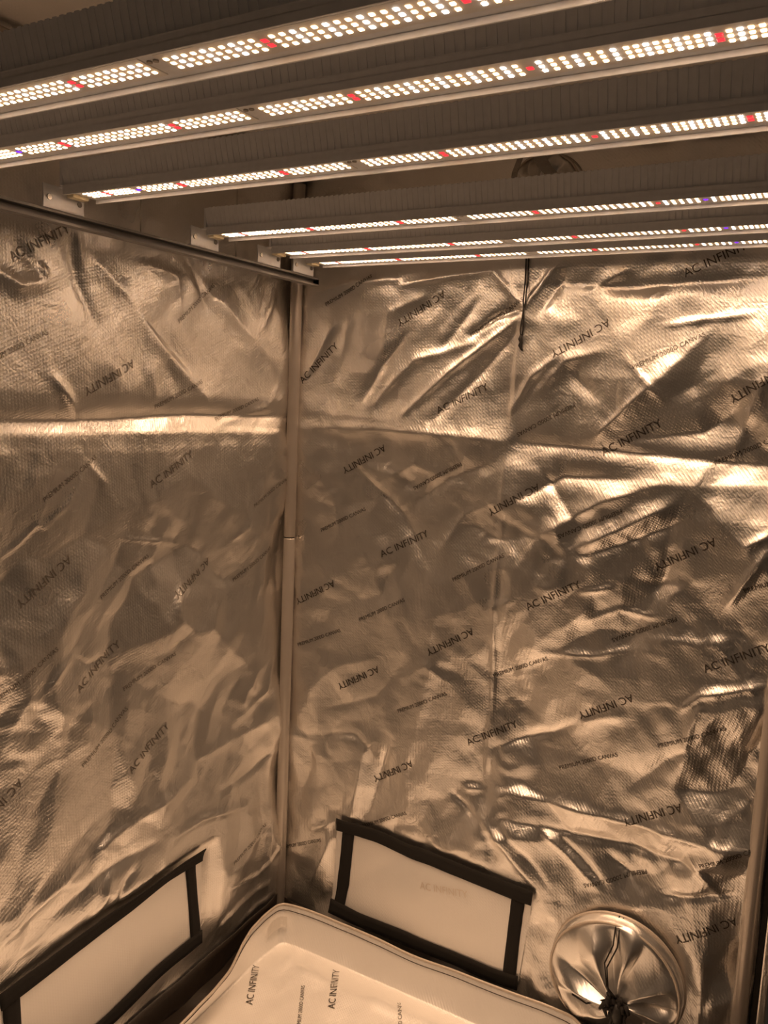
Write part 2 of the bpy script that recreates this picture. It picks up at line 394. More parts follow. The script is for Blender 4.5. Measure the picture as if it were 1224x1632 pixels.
def add_tube(bm, pts, rad, seg=10, cap=True):
    pts = [Vector(p) for p in pts]
    rads = rad if isinstance(rad, (list, tuple)) else [rad] * len(pts)
    rings = []
    ref = None
    for i, p in enumerate(pts):
        t = (pts[min(i + 1, len(pts) - 1)] - pts[max(i - 1, 0)]).normalized()
        if ref is None:
            ref = Vector((1, 0, 0)) if abs(t.x) < 0.8 else Vector((0, 1, 0))
        a = (ref - t * ref.dot(t)).normalized(); ref = a
        b = t.cross(a)
        rings.append([bm.verts.new(p + rads[i] * (math.cos(2 * math.pi * k / seg) * a + math.sin(2 * math.pi * k / seg) * b)) for k in range(seg)])
    for r0, r1 in zip(rings[:-1], rings[1:]):
        for k in range(seg):
            bm.faces.new((r0[k], r0[(k + 1) % seg], r1[(k + 1) % seg], r1[k]))
    if cap:
        bm.faces.new(rings[0][::-1]); bm.faces.new(rings[-1])

def empty(name, loc, label, cat, group=None):
    o = bpy.data.objects.new(name, None)
    o.location = loc; o.empty_display_size = 0.05
    link(o); bpy.context.view_layer.update()
    o['label'] = label; o['category'] = cat
    if group: o['group'] = group
    return o

def structure(o, label=None):
    o['kind'] = 'structure'
    if label: o['label'] = label
    return o

def tag(o, label, cat, group=None):
    o['label'] = label; o['category'] = cat
    if group: o['group'] = group
    return o

# ---------------------------------------------------------------- cloth relief
def hashed(i, j, seed):
    n = (i * 374761393 + j * 668265263 + seed * 974634777) & 0xFFFFFFFF
    n = ((n ^ (n >> 13)) * 1274126177) & 0xFFFFFFFF
    n = (n ^ (n >> 16)) & 0xFFFFFFFF
    return n.astype(np.float64) / 4294967295.0 * 2 - 1

def facets(u, v, cell, seed):
    """crumpled sheet: random heights on a triangle lattice, joined by flat facets"""
    x, y = u / cell, v / cell
    s = (x + y) * 0.36602540378
    xs, ys = x + s, y + s
    i = np.floor(xs).astype(np.int64); j = np.floor(ys).astype(np.int64)
    fx, fy = xs - i, ys - j
    h00 = hashed(i, j, seed); h11 = hashed(i + 1, j + 1, seed)
    h10 = hashed(i + 1, j, seed); h01 = hashed(i, j + 1, seed)
    lo = fx > fy
    return np.where(lo, h00 + (h10 - h00) * fx + (h11 - h10) * fy, h00 + (h01 - h00) * fy + (h11 - h01) * fx)

def smooth_noise(u, v, cell, seed):
    x, y = u / cell, v / cell
    i = np.floor(x).astype(np.int64); j = np.floor(y).astype(np.int64)
    fx, fy = x - i, y - j
    fx = fx * fx * (3 - 2 * fx); fy = fy * fy * (3 - 2 * fy)
    a = hashed(i, j, seed) * (1 - fx) + hashed(i + 1, j, seed) * fx
    b = hashed(i, j + 1, seed) * (1 - fx) + hashed(i + 1, j + 1, seed) * fx
    return a * (1 - fy) + b * fy

def fold_height(u, v, folds):
    h = np.zeros_like(u)
    for pts, w, amp in folds:
        best = np.full_like(u, 1e9); par = np.zeros_like(u)
        P = np.array(pts)
        seg = np.linalg.norm(np.diff(P, axis=0), axis=1); tot = seg.sum(); acc = 0.0
        for a, b, L in zip(P[:-1], P[1:], seg):
            d = (b - a) / max(L, 1e-9)
            t = np.clip((u - a[0]) * d[0] + (v - a[1]) * d[1], 0, L)
            dist = np.hypot(u - a[0] - t * d[0], v - a[1] - t * d[1])
            m = dist < best
            best = np.where(m, dist, best); par = np.where(m, (acc + t) / tot, par)
            acc += L
        taper = 0.35 + 0.65 * np.sin(np.pi * np.clip(par, 0.0, 1.0)) ** 0.7
        x = best / w
        h += 1.45 * amp * taper * (0.4 * np.exp(-x * x * 0.8) + 0.6 * np.exp(-x * 1.3))
    return h

def kink(u, v, a, b, slope, soft=0.01):
    """cloth leaning out below the line a-b"""
    d = np.array(b) - np.array(a); d /= np.linalg.norm(d)
    s = (u - a[0]) * d[1] - (v - a[1]) * d[0]
    return slope * 0.5 * (s + np.sqrt(s * s + soft * soft))

def crumple(u, v, seed, a1, a2, a3):
    wu = u + 0.05 * smooth_noise(u, v, 0.22, seed + 1) + 0.012 * smooth_noise(u, v, 0.05, seed + 3)
    wv = v + 0.05 * smooth_noise(u, v, 0.22, seed + 2) + 0.012 * smooth_noise(u, v, 0.05, seed + 4)
    c, s = math.cos(0.6), math.sin(0.6)
    ru, rv = c * wu + s * wv, -s * wu + c * wv
    mask = 0.55 + 0.45 * smooth_noise(u, v, 0.16, seed + 9)
    return a1 * facets(ru, rv, 0.21, seed + 5) + a2 * facets(rv, wu, 0.085, seed + 6) * mask + a3 * facets(wv, ru, 0.036, seed + 7) * mask ** 2

class Relief:
    def __init__(self, u0, u1, v0, v1, step, fn):
        self.us = np.arange(u0, u1 + step / 2, step); self.vs = np.arange(v0, v1 + step / 2, step)
        U, V = np.meshgrid(self.us, self.vs, indexing='ij')
        self.U, self.V, self.step = U, V, step
        self.h = fn(U, V)
    def at(self, u, v):
        u = np.asarray(u, float); v = np.asarray(v, float)
        x = np.clip((u - self.us[0]) / self.step, 0, len(self.us) - 1.001); y = np.clip((v - self.vs[0]) / self.step, 0, len(self.vs) - 1.001)
        i = x.astype(int); j = y.astype(int); fx = x - i; fy = y - j; h = self.h
        return (h[i, j] * (1 - fx) + h[i + 1, j] * fx) * (1 - fy) + (h[i, j + 1] * (1 - fx) + h[i + 1, j + 1] * fx) * fy

def box_mask(u, v, u0, u1, v0, v1, soft):
    f = lambda t: 1 / (1 + np.exp(-t / soft * 4))
    return f(u - u0) * f(u1 - u) * f(v - v0) * f(v1 - v)

def back_fn(u, v):
    vent = box_mask(u, v, 0.17, 0.75, 0.06, 0.34, 0.03)
    duct = 1 / (1 + np.exp((np.hypot(u - 0.951, v - 0.197) - 0.165) / 0.008))
    port = 1 / (1 + np.exp((np.hypot(u - 0.66, v - 1.915) - 0.115) / 0.008))
    calm = (1 - 0.85 * vent) * (1 - 0.9 * duct) * (1 - 0.9 * port)
    edge = np.clip(u / 0.03, 0, 1) * np.clip((W - u) / 0.03, 0, 1)
    rough = 0.55 + 0.45 / (1 + np.exp(-(u - 0.58) / 0.03))
    deep = 0.8 + 0.75 / (1 + np.exp((v - 1.30) / 0.08))
    h = crumple(u, v, 11, 0.017, 0.0090, 0.0024) * rough * deep + 0.0022 * facets(u + 0.4 * v, v - 0.3 * u + 0.01 * smooth_noise(u, v, 0.06, 15), 0.055, 19) + fold_height(u, v, BACK_FOLDS)
    sweep = v + 0.012 * smooth_noise(u, v, 0.25, 91)
    right = 1 / (1 + np.exp(-(u - 0.615) / 0.006)); leftp = 1 - right
    h = h + right * np.interp(sweep, [0.40, 0.52, 0.66, 0.80, 1.225, 1.318, 1.50, 1.70], [0.0, 0.014, 0.0, 0.002, 0.013, 0.004, 0.016, 0.0])
    h = h + leftp * np.interp(sweep, [0.45, 1.10, 1.352, 1.44, 1.65], [0.004, 0.0, 0.013, 0.006, 0.0])
    h = h * calm * edge
    low = kink(u, v, (0.2019, 0.1173), (0.593, 0.4534), 0.34, 0.003) * np.clip((0.75 - u) / 0.16, 0, 1)
    low += 0.17 * 0.5 * ((0.46 - v) + np.sqrt((0.46 - v) ** 2 + 0.0004)) * np.clip((u - 0.59) / 0.16, 0, 1)
    low = 0.058 * (1 - np.exp(-low / 0.058))
    return h + low * np.clip(u / 0.06, 0, 1) * np.clip((W - 0.035 - u) / 0.06, 0, 1)

def left_fn(y, v):
    vent = box_mask(y, v, -1.0, -0.30, 0.05, 0.35, 0.03)
    edge = np.clip(-y / 0.03, 0, 1)
    deep = 0.8 + 0.6 / (1 + np.exp((v - 1.30) / 0.08))
    h = crumple(y, v, 47, 0.013, 0.0065, 0.0016) * deep + fold_height(y, v, LEFT_FOLDS)
    sweep = v + 0.010 * smooth_noise(y, v, 0.25, 92)
    h = h + np.interp(sweep, [0.45, 0.70, 1.05, 1.305, 1.352, 1.42, 1.65], [0.012, 0.0, 0.001, 0.007, 0.001, 0.009, 0.0])
    h *= (1 - 0.85 * vent) * edge
    low = kink(y, v, (-0.8704, 0.4278), (-0.4719, 0.5383), 0.09, 0.006)
    low = 0.022 * (1 - np.exp(-low / 0.022))
    return h + low * np.clip(-y / 0.08, 0, 1)

RB = Relief(0.0, W, 0.0, HT, 0.005, back_fn)
RL = Relief(-D, 0.0, 0.0, HT, 0.005, left_fn)
def back_pt(u, v, lift=0.0):
    h = RB.at(u, v) + lift
    return np.stack([np.asarray(u, float), -h, np.asarray(v, float)], -1)
def left_pt(y, v, lift=0.0):
    h = RL.at(y, v) + lift
    return np.stack([h, np.asarray(y, float), np.asarray(v, float)], -1)

# ---------------------------------------------------------------- the tent shell
wall_back = structure(grid_mesh('wall_back', np.stack([RB.U, -RB.h, RB.V], -1), M_FOIL, flip=False))
wall_left = structure(grid_mesh('wall_left', np.stack([RL.h, RL.U, RL.V], -1), M_FOIL, flip=False))

bm = bmesh.new(); add_box(bm, -0.04, W + 0.012, 0.062, 0.070, 0.0, HT + 0.03)
bm_obj('outer_canvas', bm, M_CANVAS, wall_back)
bm = bmesh.new(); add_box(bm, -0.070, -0.062, -D, 0.062, 0.0, HT + 0.03)
bm_obj('outer_canvas', bm, M_CANVAS, wall_left)

fx = np.arange(-0.06, 1.9, 0.012); fy = np.arange(-D - 0.1, 0.061, 0.012)
FX, FY = np.meshgrid(fx, fy, indexing='ij')
FZ = 0.003 * smooth_noise(FX, FY, 0.09, 5) + 0.002 * facets(FX, FY, 0.06, 8) - 0.006
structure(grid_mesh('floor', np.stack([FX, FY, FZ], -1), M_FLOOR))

cx = np.arange(-0.005, W + 0.006, 0.01); cy = np.arange(-D, 0.003, 0.01)
CX, CY = np.meshgrid(cx, cy, indexing='ij')
CZ = HT - 0.012 + crumple(CX, CY, 83, 0.007, 0.004, 0.001)
ceil = structure(grid_mesh('ceiling', np.stack([CX, CY, CZ], -1), M_FOIL_CEIL, flip=True))
bm = bmesh.new(); add_box(bm, -0.07, W + 0.012, -D, 0.07, HT + 0.006, HT + 0.012)
bm_obj('outer_canvas', bm, M_CANVAS, ceil)

# dark hem along the foot of both walls
def strip(name, pts, width, pt_fn, mat, parent, lift=0.004, thick=0.0015, n_sub=10, wav=0.0, seed=0, across=5):
    P = np.array(pts, float)
    d = np.r_[0, np.cumsum(np.linalg.norm(np.diff(P, axis=0), axis=1))]
    n = max(4, len(pts) * n_sub)
    t = np.linspace(0, d[-1], n)
    C = np.stack([np.interp(t, d, P[:, 0]), np.interp(t, d, P[:, 1])], -1)
    for _ in range(6):
        C[1:-1] = 0.5 * C[1:-1] + 0.25 * (C[2:] + C[:-2])
    T = np.gradient(C, axis=0); T /= np.linalg.norm(T, axis=1)[:, None]
    N = np.stack([-T[:, 1], T[:, 0]], -1)
    rs = np.random.RandomState(seed)
    wob = 1 + wav * np.interp(t, np.linspace(0, d[-1], 12), rs.uniform(-1, 1, 12))
    s = np.linspace(-0.5, 0.5, across)
    A = C[:, None, :] + N[:, None, :] * (s[None, :, None] * width * wob[:, None, None])
    top = pt_fn(A[..., 0], A[..., 1], lift + thick); bot = pt_fn(A[..., 0], A[..., 1], lift - 0.001)
    P3 = np.concatenate([bot[:, :1], top, bot[:, -1:]], 1)
    cap0 = P3[:1].copy(); cap0[:, :] = bot[:1, [0] + list(range(across)) + [across - 1]]
    cap1 = P3[:1].copy(); cap1[:, :] = bot[-1:, [0] + list(range(across)) + [across - 1]]
    return grid_mesh(name, np.concatenate([cap0, P3, cap1], 0), mat, parent)

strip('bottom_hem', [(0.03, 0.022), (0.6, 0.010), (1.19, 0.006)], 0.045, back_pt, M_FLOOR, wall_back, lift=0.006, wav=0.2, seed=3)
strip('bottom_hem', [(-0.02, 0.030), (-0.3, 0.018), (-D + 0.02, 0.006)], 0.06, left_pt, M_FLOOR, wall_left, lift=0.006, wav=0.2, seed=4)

# ---------------------------------------------------------------- lettering printed on the foil
_text_cache = {}
def text_shape(body):
    if body not in _text_cache:
        cu = bpy.data.curves.new('lettering', 'FONT'); cu.body = body; cu.size = 1.0; cu.resolution_u = 3
        o = bpy.data.objects.new('lettering', cu); COL.objects.link(o)
        bpy.context.view_layer.update()
        me = bpy.data.meshes.new_from_object(o.evaluated_get(bpy.context.evaluated_depsgraph_get()))
        bpy.data.objects.remove(o); bpy.data.curves.remove(cu)
        b = bmesh.new(); b.from_mesh(me); bpy.data.meshes.remove(me)
        bmesh.ops.triangulate(b, faces=b.faces)
        bmesh.ops.subdivide_edges(b, edges=[e for e in b.edges if e.calc_length() > 0.25], cuts=2)
        bmesh.ops.triangulate(b, faces=b.faces)
        b.verts.index_update()
        V = np.array([v.co[:2] for v in b.verts]); F = [[v.index for v in f.verts] for f in b.faces]
        b.free()
        V[:, 0] -= V[:, 0].min()
        _text_cache[body] = (V, F, V[:, 0].max())
    return _text_cache[body]

def lettering(body, a, b, length, pt_fn, parent, mat=M_INK, mirror=False, lift=0.0011, stretch=1.0):
    V, F, Lx = text_shape(body)
    a = np.array(a); b = np.array(b)
    d = (b - a) / np.linalg.norm(b - a)
    n = np.array([-d[1], d[0]]) * (-1 if mirror else 1)
    k = length / Lx
    Q = a + V[:, :1] * k * d + V[:, 1:] * k * stretch * n
    P = pt_fn(Q[:, 0], Q[:, 1], lift)
    return mesh_np('printed_lettering', P, F, mat, parent, smooth=False)

BIG, SMALL = 'AC INFINITY', 'PREMIUM 2000D CANVAS'
for a, b in BACK_LARGE_PRINT: lettering(BIG, a, b, 0.137, back_pt, wall_back)
for a, b in BACK_SMALL_PRINT: lettering(SMALL, a, b, 0.148, back_pt, wall_back)
# the left wall is seen along -y, so its u axis runs away from the viewer to the right
for a, b in LEFT_LARGE_PRINT: lettering(BIG, a, b, 0.137, left_pt, wall_left, M_INK_SHEEN)
for a, b in LEFT_SMALL_PRINT: lettering(SMALL, a, b, 0.148, left_pt, wall_left, M_INK_SHEEN)

# ---------------------------------------------------------------- tent frame
frame = empty('tent_frame', (0.016, -0.016, 0), 'pale tubular steel tent frame standing in the corners against the foil walls', 'tent frame')
PR = 0.0155
def pole(x, y, z0, z1):
    bm = bmesh.new(); add_tube(bm, [(x, y, z0), (x, y, z0 + 0.003), (x, y, z1 - 0.003), (x, y, z1)], [PR * 0.92, PR, PR, PR * 0.92], 24)
    return bm_obj('pole', bm, M_POLE, frame, True)
PX = 0.019
for x, y in ((PX, -PX), (W - PX, -PX), (PX, -D + PX)):
    pole(x, y, 0.0, 1.064); pole(x, y, 1.067, 1.99)
    bm = bmesh.new(); add_tube(bm, [(x, y, 1.055), (x, y, 1.075)], PR * 0.9, 20)
    bm_obj('pole_joint', bm, M_JOINT, frame, True)
bm = bmesh.new(); add_tube(bm, [(0.045, -PX, 1.995), (W - 0.045, -PX, 1.995)], 0.0125, 20); bm_obj('crossbar', bm, M_POLE, frame, True)
bm = bmesh.new(); add_tube(bm, [(PX, -0.045, 1.995), (PX, -D + 0.045, 1.995)], 0.0125, 20); bm_obj('crossbar', bm, M_POLE, frame, True)
for x, y, sx, sy in ((PX, -PX, 1, -1), (W - PX, -PX, -1, -1), (PX, -D + PX, 1, 1)):
    bm = bmesh.new()
    add_tube(bm, [(x, y, 1.955), (x, y, 2.0)], PR * 1.15, 18)
    add_tube(bm, [(x, y, 1.995), (x + sx * 0.055, y, 1.995)], PR, 18)
    add_tube(bm, [(x, y, 1.995), (x, y + sy * 0.055, 1.995)], PR, 18)
    bm_obj('corner_connector', bm, M_JOINT, frame, True)
for zz in (0.545, 0.585):
    bm = bmesh.new(); add_tube(bm, [(PX - 0.011, -PX - 0.006, zz - 0.012), (PX - 0.012, -PX - 0.008, zz + 0.012)], [PR * 0.9, PR * 0.8], 14)
    bm_obj('pole_strap', bm, M_VELCRO, frame, True)

# narrow canvas jamb of the open right-hand door
bm = bmesh.new(); add_box(bm, W + 0.014, W + 0.030, -0.040, 0.020, 0.0, HT, 0.003)
structure(bm_obj('trim_1', bm, M_FOIL, smooth=False))
bm = bmesh.new(); add_box(bm, W + 0.001, W + 0.012, -0.010, 0.020, 0.0, HT, 0.002)
structure(bm_obj('trim_2', bm, M_VELCRO, smooth=False))

# ---------------------------------------------------------------- vent flaps framed in black tape
def vent(data, pt_fn, label, base, lift, bulge, emboss=None):
    v = empty('vent_flap', base, label, 'vent flap')
    def ln(k, n):
        P = np.array(data[k], float); d = np.r_[0, np.cumsum(np.linalg.norm(np.diff(P, axis=0), axis=1))]
        t = np.linspace(0, d[-1], n); return np.stack([np.interp(t, d, P[:, 0]), np.interp(t, d, P[:, 1])], -1)
    n, m = 60, 34
    top, bot = ln('top', n), ln('bottom', n)
    if (top[0] - bot[0]) @ (top[0] - bot[0]) > (top[0] - bot[-1]) @ (top[0] - bot[-1]): bot = bot[::-1]
    # keep the panel inside the side strips
    s = np.linspace(0, 1, m)[None, :, None]
    A = top[:, None] * (1 - s) + bot[:, None] * s
    su = np.linspace(0, 1, n)[:, None]; sv = np.linspace(0, 1, m)[None, :]
    dome = bulge * (np.sin(np.pi * su) * np.sin(np.pi * sv)) ** 0.6
    dome = dome + 0.0012 * smooth_noise(A[..., 0], A[..., 1], 0.07, 31) * np.sin(np.pi * su) * np.sin(np.pi * sv)
    P = pt_fn(A[..., 0], A[..., 1], lift + dome)
    grid_mesh('flap_panel', P, M_FOIL_SMOOTH, v)
    if emboss:
        lettering(BIG, emboss[0], emboss[1], 0.137, lambda a, b, l: pt_fn(a, b, lift + bulge + 0.001), v, M_INK_PALE)
    for i, k in enumerate(('left', 'right', 'top', 'bottom')):
        strip('hook_and_loop_strip', data[k], 0.034 if k != 'right' else 0.031, pt_fn, M_VELCRO, v, lift=lift + (0.003 if i < 2 else 0.0045), thick=0.002, wav=0.05, seed=i, across=4)
    return v
vent(BACK_VENT, back_pt, 'silver vent flap edged with black tape, low on the back wall by the duct sleeve', (0.45, -0.03, 0.07), 0.006, 0.006, ((0.46, 0.232), (0.58, 0.258)))
vent(LEFT_VENT, left_pt, 'silver vent flap edged with black tape, low on the left wall', (0.03, -0.6, 0.06), 0.009, 0.006)

# ---------------------------------------------------------------- duct sleeves with drawstrings
def sleeve(name, cx, cz, R, depth, gx, gz, label, seed, hang=0.0):
    root = empty(name, (cx, -float(RB.at(cx, cz)), cz - R), label, 'duct port')
    base = float(RB.at(cx, cz))
    rs = np.random.RandomState(seed)
    n, m = 144, 40
    th = np.linspace(0, 2 * np.pi, n + 1)
    nf = 7
    ang = np.sort((np.arange(nf) + rs.uniform(-0.3, 0.3, nf)) / nf * 2 * np.pi)
    k = np.searchsorted(ang, th % (2 * np.pi))
    a0 = np.where(k == 0, ang[-1] - 2 * np.pi, ang[(k - 1) % nf]); a1 = np.where(k == nf, ang[0] + 2 * np.pi, ang[k % nf])
    f = (th % (2 * np.pi) - a0) / (a1 - a0)
    tri = 1 - np.abs(2 * f - 1)                      # 0 on a pleat line, 1 between pleats
    skew = rs.uniform(0.25, 0.75, nf + 1)[k]
    tri2 = np.where(f < skew, f / skew, (1 - f) / (1 - skew))
    fac = rs.uniform(0.6, 1.3, nf + 1)[k]
    P = np.zeros((n + 1, m, 3))
    s = np.linspace(0, 1, m)
    for j, t in enumerate(s):
        if t < 0.22:                                  # side wall of the pouch
            q = t / 0.22
            r = R * (0.985 + 0.035 * np.sin(np.pi * q) - 0.03 * q); y = base + depth * 0.62 * q
            pl = 0.004 * tri * q; rr = r + pl; yy = np.full(n + 1, y); c = np.zeros(n + 1) + 0.0
        else:                                         # front, drawn in to the knot
            q = (t - 0.22) / 0.78
            rr = R * (0.955 * (1 - q) ** 1.0 + 0.10 * q)
            yy = base + depth * (0.62 + 0.42 * np.sin(q * 1.45)) + 0.034 * tri2 * fac * np.sin(np.pi * q) ** 0.8 - 0.012 * np.sin(np.pi * q)
            c = np.full(n + 1, q)
        yy = yy + 0.011 * facets(np.cos(th) * (1 - t) + 2, np.sin(th) * (1 - t) + 3, 0.42, seed * 7) * np.sin(np.pi * t)
        ox = gx * c; oz = gz * c
        low = np.clip(-(np.sin(th)), 0, 1)            # sags and stays nearer the wall below
        yy = base + (yy - base) * (1 - 0.28 * low * (1 - c))
        wob = 0.003 * np.sin(5 * th + 7 * t) * np.sin(np.pi * t)
        P[:, j, 0] = cx + ox + (rr + wob) * np.cos(th + 0.35 * c * c); P[:, j, 2] = cz + oz + (rr + wob) * np.sin(th + 0.35 * c * c); P[:, j, 1] = -yy
    grid_mesh('sleeve', P, M_FOIL_DUCT, root, flip=True)
    bm = bmesh.new()
    ring = [(cx + R * 1.0 * math.cos(a), -base - 0.004, cz + R * 1.0 * math.sin(a)) for a in np.linspace(0, 2 * math.pi, 64)]
    add_tube(bm, ring, 0.0042, 8, False)
    bm_obj('rim_ring', bm, M_PIPING, root, True)
    ring2 = [(cx + R * 0.975 * math.cos(a), -base - depth * 0.62 * (1 - 0.28 * max(0, -math.sin(a))), cz + R * 0.975 * math.sin(a)) for a in np.linspace(0, 2 * math.pi, 64)]
    bm = bmesh.new(); add_tube(bm, ring2, 0.0026, 8, False)
    bm_obj('sleeve_seam', bm, M_PIPING, root, True)
    return root, Vector((cx + gx, -base - depth * 1.02, cz + gz)), rs

duct, knot, rs = sleeve('duct_port', 0.951, 0.197, 0.143, 0.060, 0.020, -0.022, 'round silver duct sleeve drawn shut with a black cord, low on the back wall', 5)
bm = bmesh.new()
for i in range(26):                                   # bunched black cord and gathered hem
    a = rs.uniform(0, 2 * math.pi); r0 = rs.uniform(0.004, 0.014); ln_ = rs.uniform(0.012, 0.030)
    p0 = knot + Vector((r0 * math.cos(a), 0.004, r0 * math.sin(a)))
    p1 = p0 + Vector((math.cos(a) * ln_ * 0.6, -rs.uniform(0.008, 0.022), math.sin(a) * ln_ * 0.6))
    p2 = p1 + Vector((rs.uniform(-0.008, 0.008), -0.003, -rs.uniform(0.002, 0.014)))
    add_tube(bm, [p0, (p0 + p1) / 2 + Vector((0, -0.006, 0)), p1, p2], [0.0050, 0.0062, 0.0052, 0.0030], 7)
bm_obj('gathered_hem', bm, M_CORD, duct, True)
bm = bmesh.new()
r = bmesh.ops.create_icosphere(bm, subdivisions=2, radius=0.014)
for v in r['verts']:
    v.co = Vector((v.co.x * 0.9, v.co.y * 0.9, v.co.z * 1.9)) * (1 + 0.12 * math.sin(v.co.x * 400 + v.co.z * 300)) + knot + Vector((0.004, -0.014, -0.014))
bm_obj('cord_lock', bm, M_JOINT, duct, True)
def cord(parent, pts, r=0.0016):
    bm = bmesh.new(); add_tube(bm, pts, r, 7); return bm_obj('drawstring', bm, M_CORD, parent, True)
kx, ky, kz = knot
base_y = -float(RB.at(0.951, 0.197))
cord(duct, [(0.948, base_y - 0.010, 0.342), (0.948, base_y - 0.042, 0.332), (0.949, base_y - 0.055, 0.300), (0.938, base_y - 0.072, 0.265), (0.950, base_y - 0.088, 0.225), (kx - 0.004, ky, kz + 0.01)])
cord(duct, [(0.957, base_y - 0.010, 0.341), (0.957, base_y - 0.042, 0.331), (0.958, base_y - 0.055, 0.298), (0.944, base_y - 0.074, 0.258), (0.954, base_y - 0.090, 0.218), (kx, ky, kz + 0.01)])
cord(duct, [(kx - 0.006, ky - 0.012, kz - 0.01), (kx - 0.010, ky - 0.026, kz - 0.05), (kx - 0.014, ky - 0.024, kz - 0.10)], 0.003)
cord(duct, [(kx + 0.016, ky - 0.012, kz - 0.01), (kx + 0.024, ky - 0.024, kz - 0.05), (kx + 0.030, ky - 0.020, kz - 0.10)], 0.003)
cord(duct, [(0.870, base_y - 0.052, 0.150), (0.905, base_y - 0.066, 0.152), (kx - 0.02, ky, kz + 0.004)], 0.002)

port, knot2, rs2 = sleeve('duct_port', 0.66, 1.885, 0.080, 0.050, 0.0, -0.015, 'shadowed silver duct sleeve high on the back wall behind the light bars', 9)
def webbing(pts, w, parent):
    bm = bmesh.new(); L = []
    for p in pts:
        p = Vector(p); L.append([bm.verts.new(p + Vector((s * w / 2, o, 0))) for s, o in ((-1, 0.001), (1, 0.001), (1, -0.001), (-1, -0.001))])
    for a, b in zip(L[:-1], L[1:]):
        for i in range(4): bm.faces.new((a[i], a[(i + 1) % 4], b[(i + 1) % 4], b[i]))
    bm.faces.new(L[0]); bm.faces.new(L[-1][::-1])
    return bm_obj('cinch_strap', bm, M_STRAP, parent)
webbing([(0.634, -0.072, 1.965), (0.628, -0.092, 1.94), (0.620, -0.098, 1.91), (0.618, -0.096, 1.895)], 0.012, port)
webbing([(0.650, -0.072, 1.965), (0.662, -0.094, 1.95), (0.685, -0.104, 1.915), (0.700, -0.104, 1.900)], 0.028, port)

# cord hanging from the upper port down the back wall
def hang(pts):
    P = []
    for x, z in pts:
        P.append((x, -(max(float(RB.at(x + dx, z + dz)) for dx in (-0.008, 0, 0.008) for dz in (-0.012, 0, 0.012)) + 0.004), z))
    return P
zs = [1.80, 1.77, 1.745, 1.72, 1.70, 1.68, 1.66, 1.645, 1.625, 1.60, 1.585]
for off in (1, -1):
    xs = [0.6275 + off * o for o in (0.003, 0.003, 0.003, 0.003, 0.003, 0.0028, 0.0026, 0.0, 0.0015, 0.0035, 0.001)]
    xs = [x - max(0, (1.66 - z)) * 0.045 for x, z in zip(xs, zs)]
    bm = bmesh.new(); add_tube(bm, hang(list(zip(xs, zs))), 0.0016, 7); o = bm_obj('drawstring', bm, M_CORD, port, True); o['label'] = 'long doubled black cord hanging down the back wall'
bm = bmesh.new()
kp = hang([(0.6235, 1.588), (0.6225, 1.580), (0.6245, 1.573), (0.6225, 1.566), (0.6255, 1.559), (0.6290, 1.555)])
add_tube(bm, kp, [0.003, 0.0052, 0.0040, 0.0046, 0.0028, 0.0016], 9)
bm_obj('cord_knot', bm, M_CORD, port, True)

# ---------------------------------------------------------------- floor tray
tray = empty('floor_tray', (0.6, -0.65, 0.0), 'silver waterproof tray with piped upright rim lying on the dark floor', 'tray')
rim_c = [(0.160, -1.72), (0.160, -0.80), (0.160, -0.60), (0.157, -0.52), (0.152, -0.45), (0.132, -0.36), (0.100, -0.28), (0.081, -0.22), (0.077, -0.16), (0.080, -0.112), (0.090, -0.096), (0.110, -0.090), (0.16, -0.082), (0.212, -0.078), (0.32, -0.080), (0.44, -0.083), (0.64, -0.081), (0.80, -0.074), (0.872, -0.076), (0.92, -0.110), (0.98, -0.165), (1.06, -0.19), (1.12, -0.20), (1.15, -0.23), (1.155, -0.30), (1.155, -0.70), (1.155, -1.68), (1.14, -1.74), (1.10, -1.755), (0.60, -1.755), (0.22, -1.755), (0.175, -1.745)]
base_c = [(0.112, -1.69), (0.112, -0.80), (0.112, -0.60), (0.112, -0.52), (0.110, -0.45), (0.106, -0.36), (0.102, -0.28), (0.101, -0.22), (0.105, -0.17), (0.108, -0.140), (0.116, -0.128), (0.130, -0.124), (0.17, -0.122), (0.22, -0.121), (0.32, -0.120), (0.44, -0.120), (0.64, -0.120), (0.80, -0.122), (0.87, -0.135), (0.91, -0.165), (0.97, -0.215), (1.05, -0.24), (1.09, -0.25), (1.115, -0.28), (1.12, -0.34), (1.12, -0.70), (1.12, -1.65), (1.11, -1.70), (1.08, -1.715), (0.60, -1.715), (0.22, -1.715), (0.13, -1.71)]
RIM_Z, BASE_Z = 0.090, 0.006
def resample(P, n):
    P = np.array(P + [P[0]]); k = np.arange(len(P)); return np.stack([np.interp(np.linspace(0, len(P) - 1, n), k, P[:, i]) for i in range(2)], -1)
NP_ = 32 * 9
rimv, basev = resample(rim_c, NP_ + 1), resample(base_c, NP_ + 1)
for A in (rimv, basev):
    for _ in range(4):
        A[1:-1] = 0.5 * A[1:-1] + 0.25 * (A[2:] + A[:-2])
ctr = np.array([0.62, -0.92])
prof = [(0.0, 1.0), (0.05, 0.95), (0.15, 0.82), (0.30, 0.62), (0.48, 0.42), (0.66, 0.25), (0.82, 0.12), (0.93, 0.04), (1.0, 0.0)]
def wall_row(q, zf):
    XY = rimv * (1 - q) + basev * q
    wrk = 0.0035 * smooth_noise(XY[:, 0] * 1.0 + 3, XY[:, 1] + q * 0.1, 0.05, 71) * math.sin(math.pi * q)
    nrm = ctr - XY; nrm /= np.linalg.norm(nrm, axis=1)[:, None]
    XY = XY + nrm * wrk[:, None]
    rimdip = 0.006 * smooth_noise(rimv[:, 0], rimv[:, 1], 0.12, 77) - 0.004
    return np.concatenate([XY, (BASE_Z + (RIM_Z + rimdip - BASE_Z) * zf)[:, None] if True else None], 1)
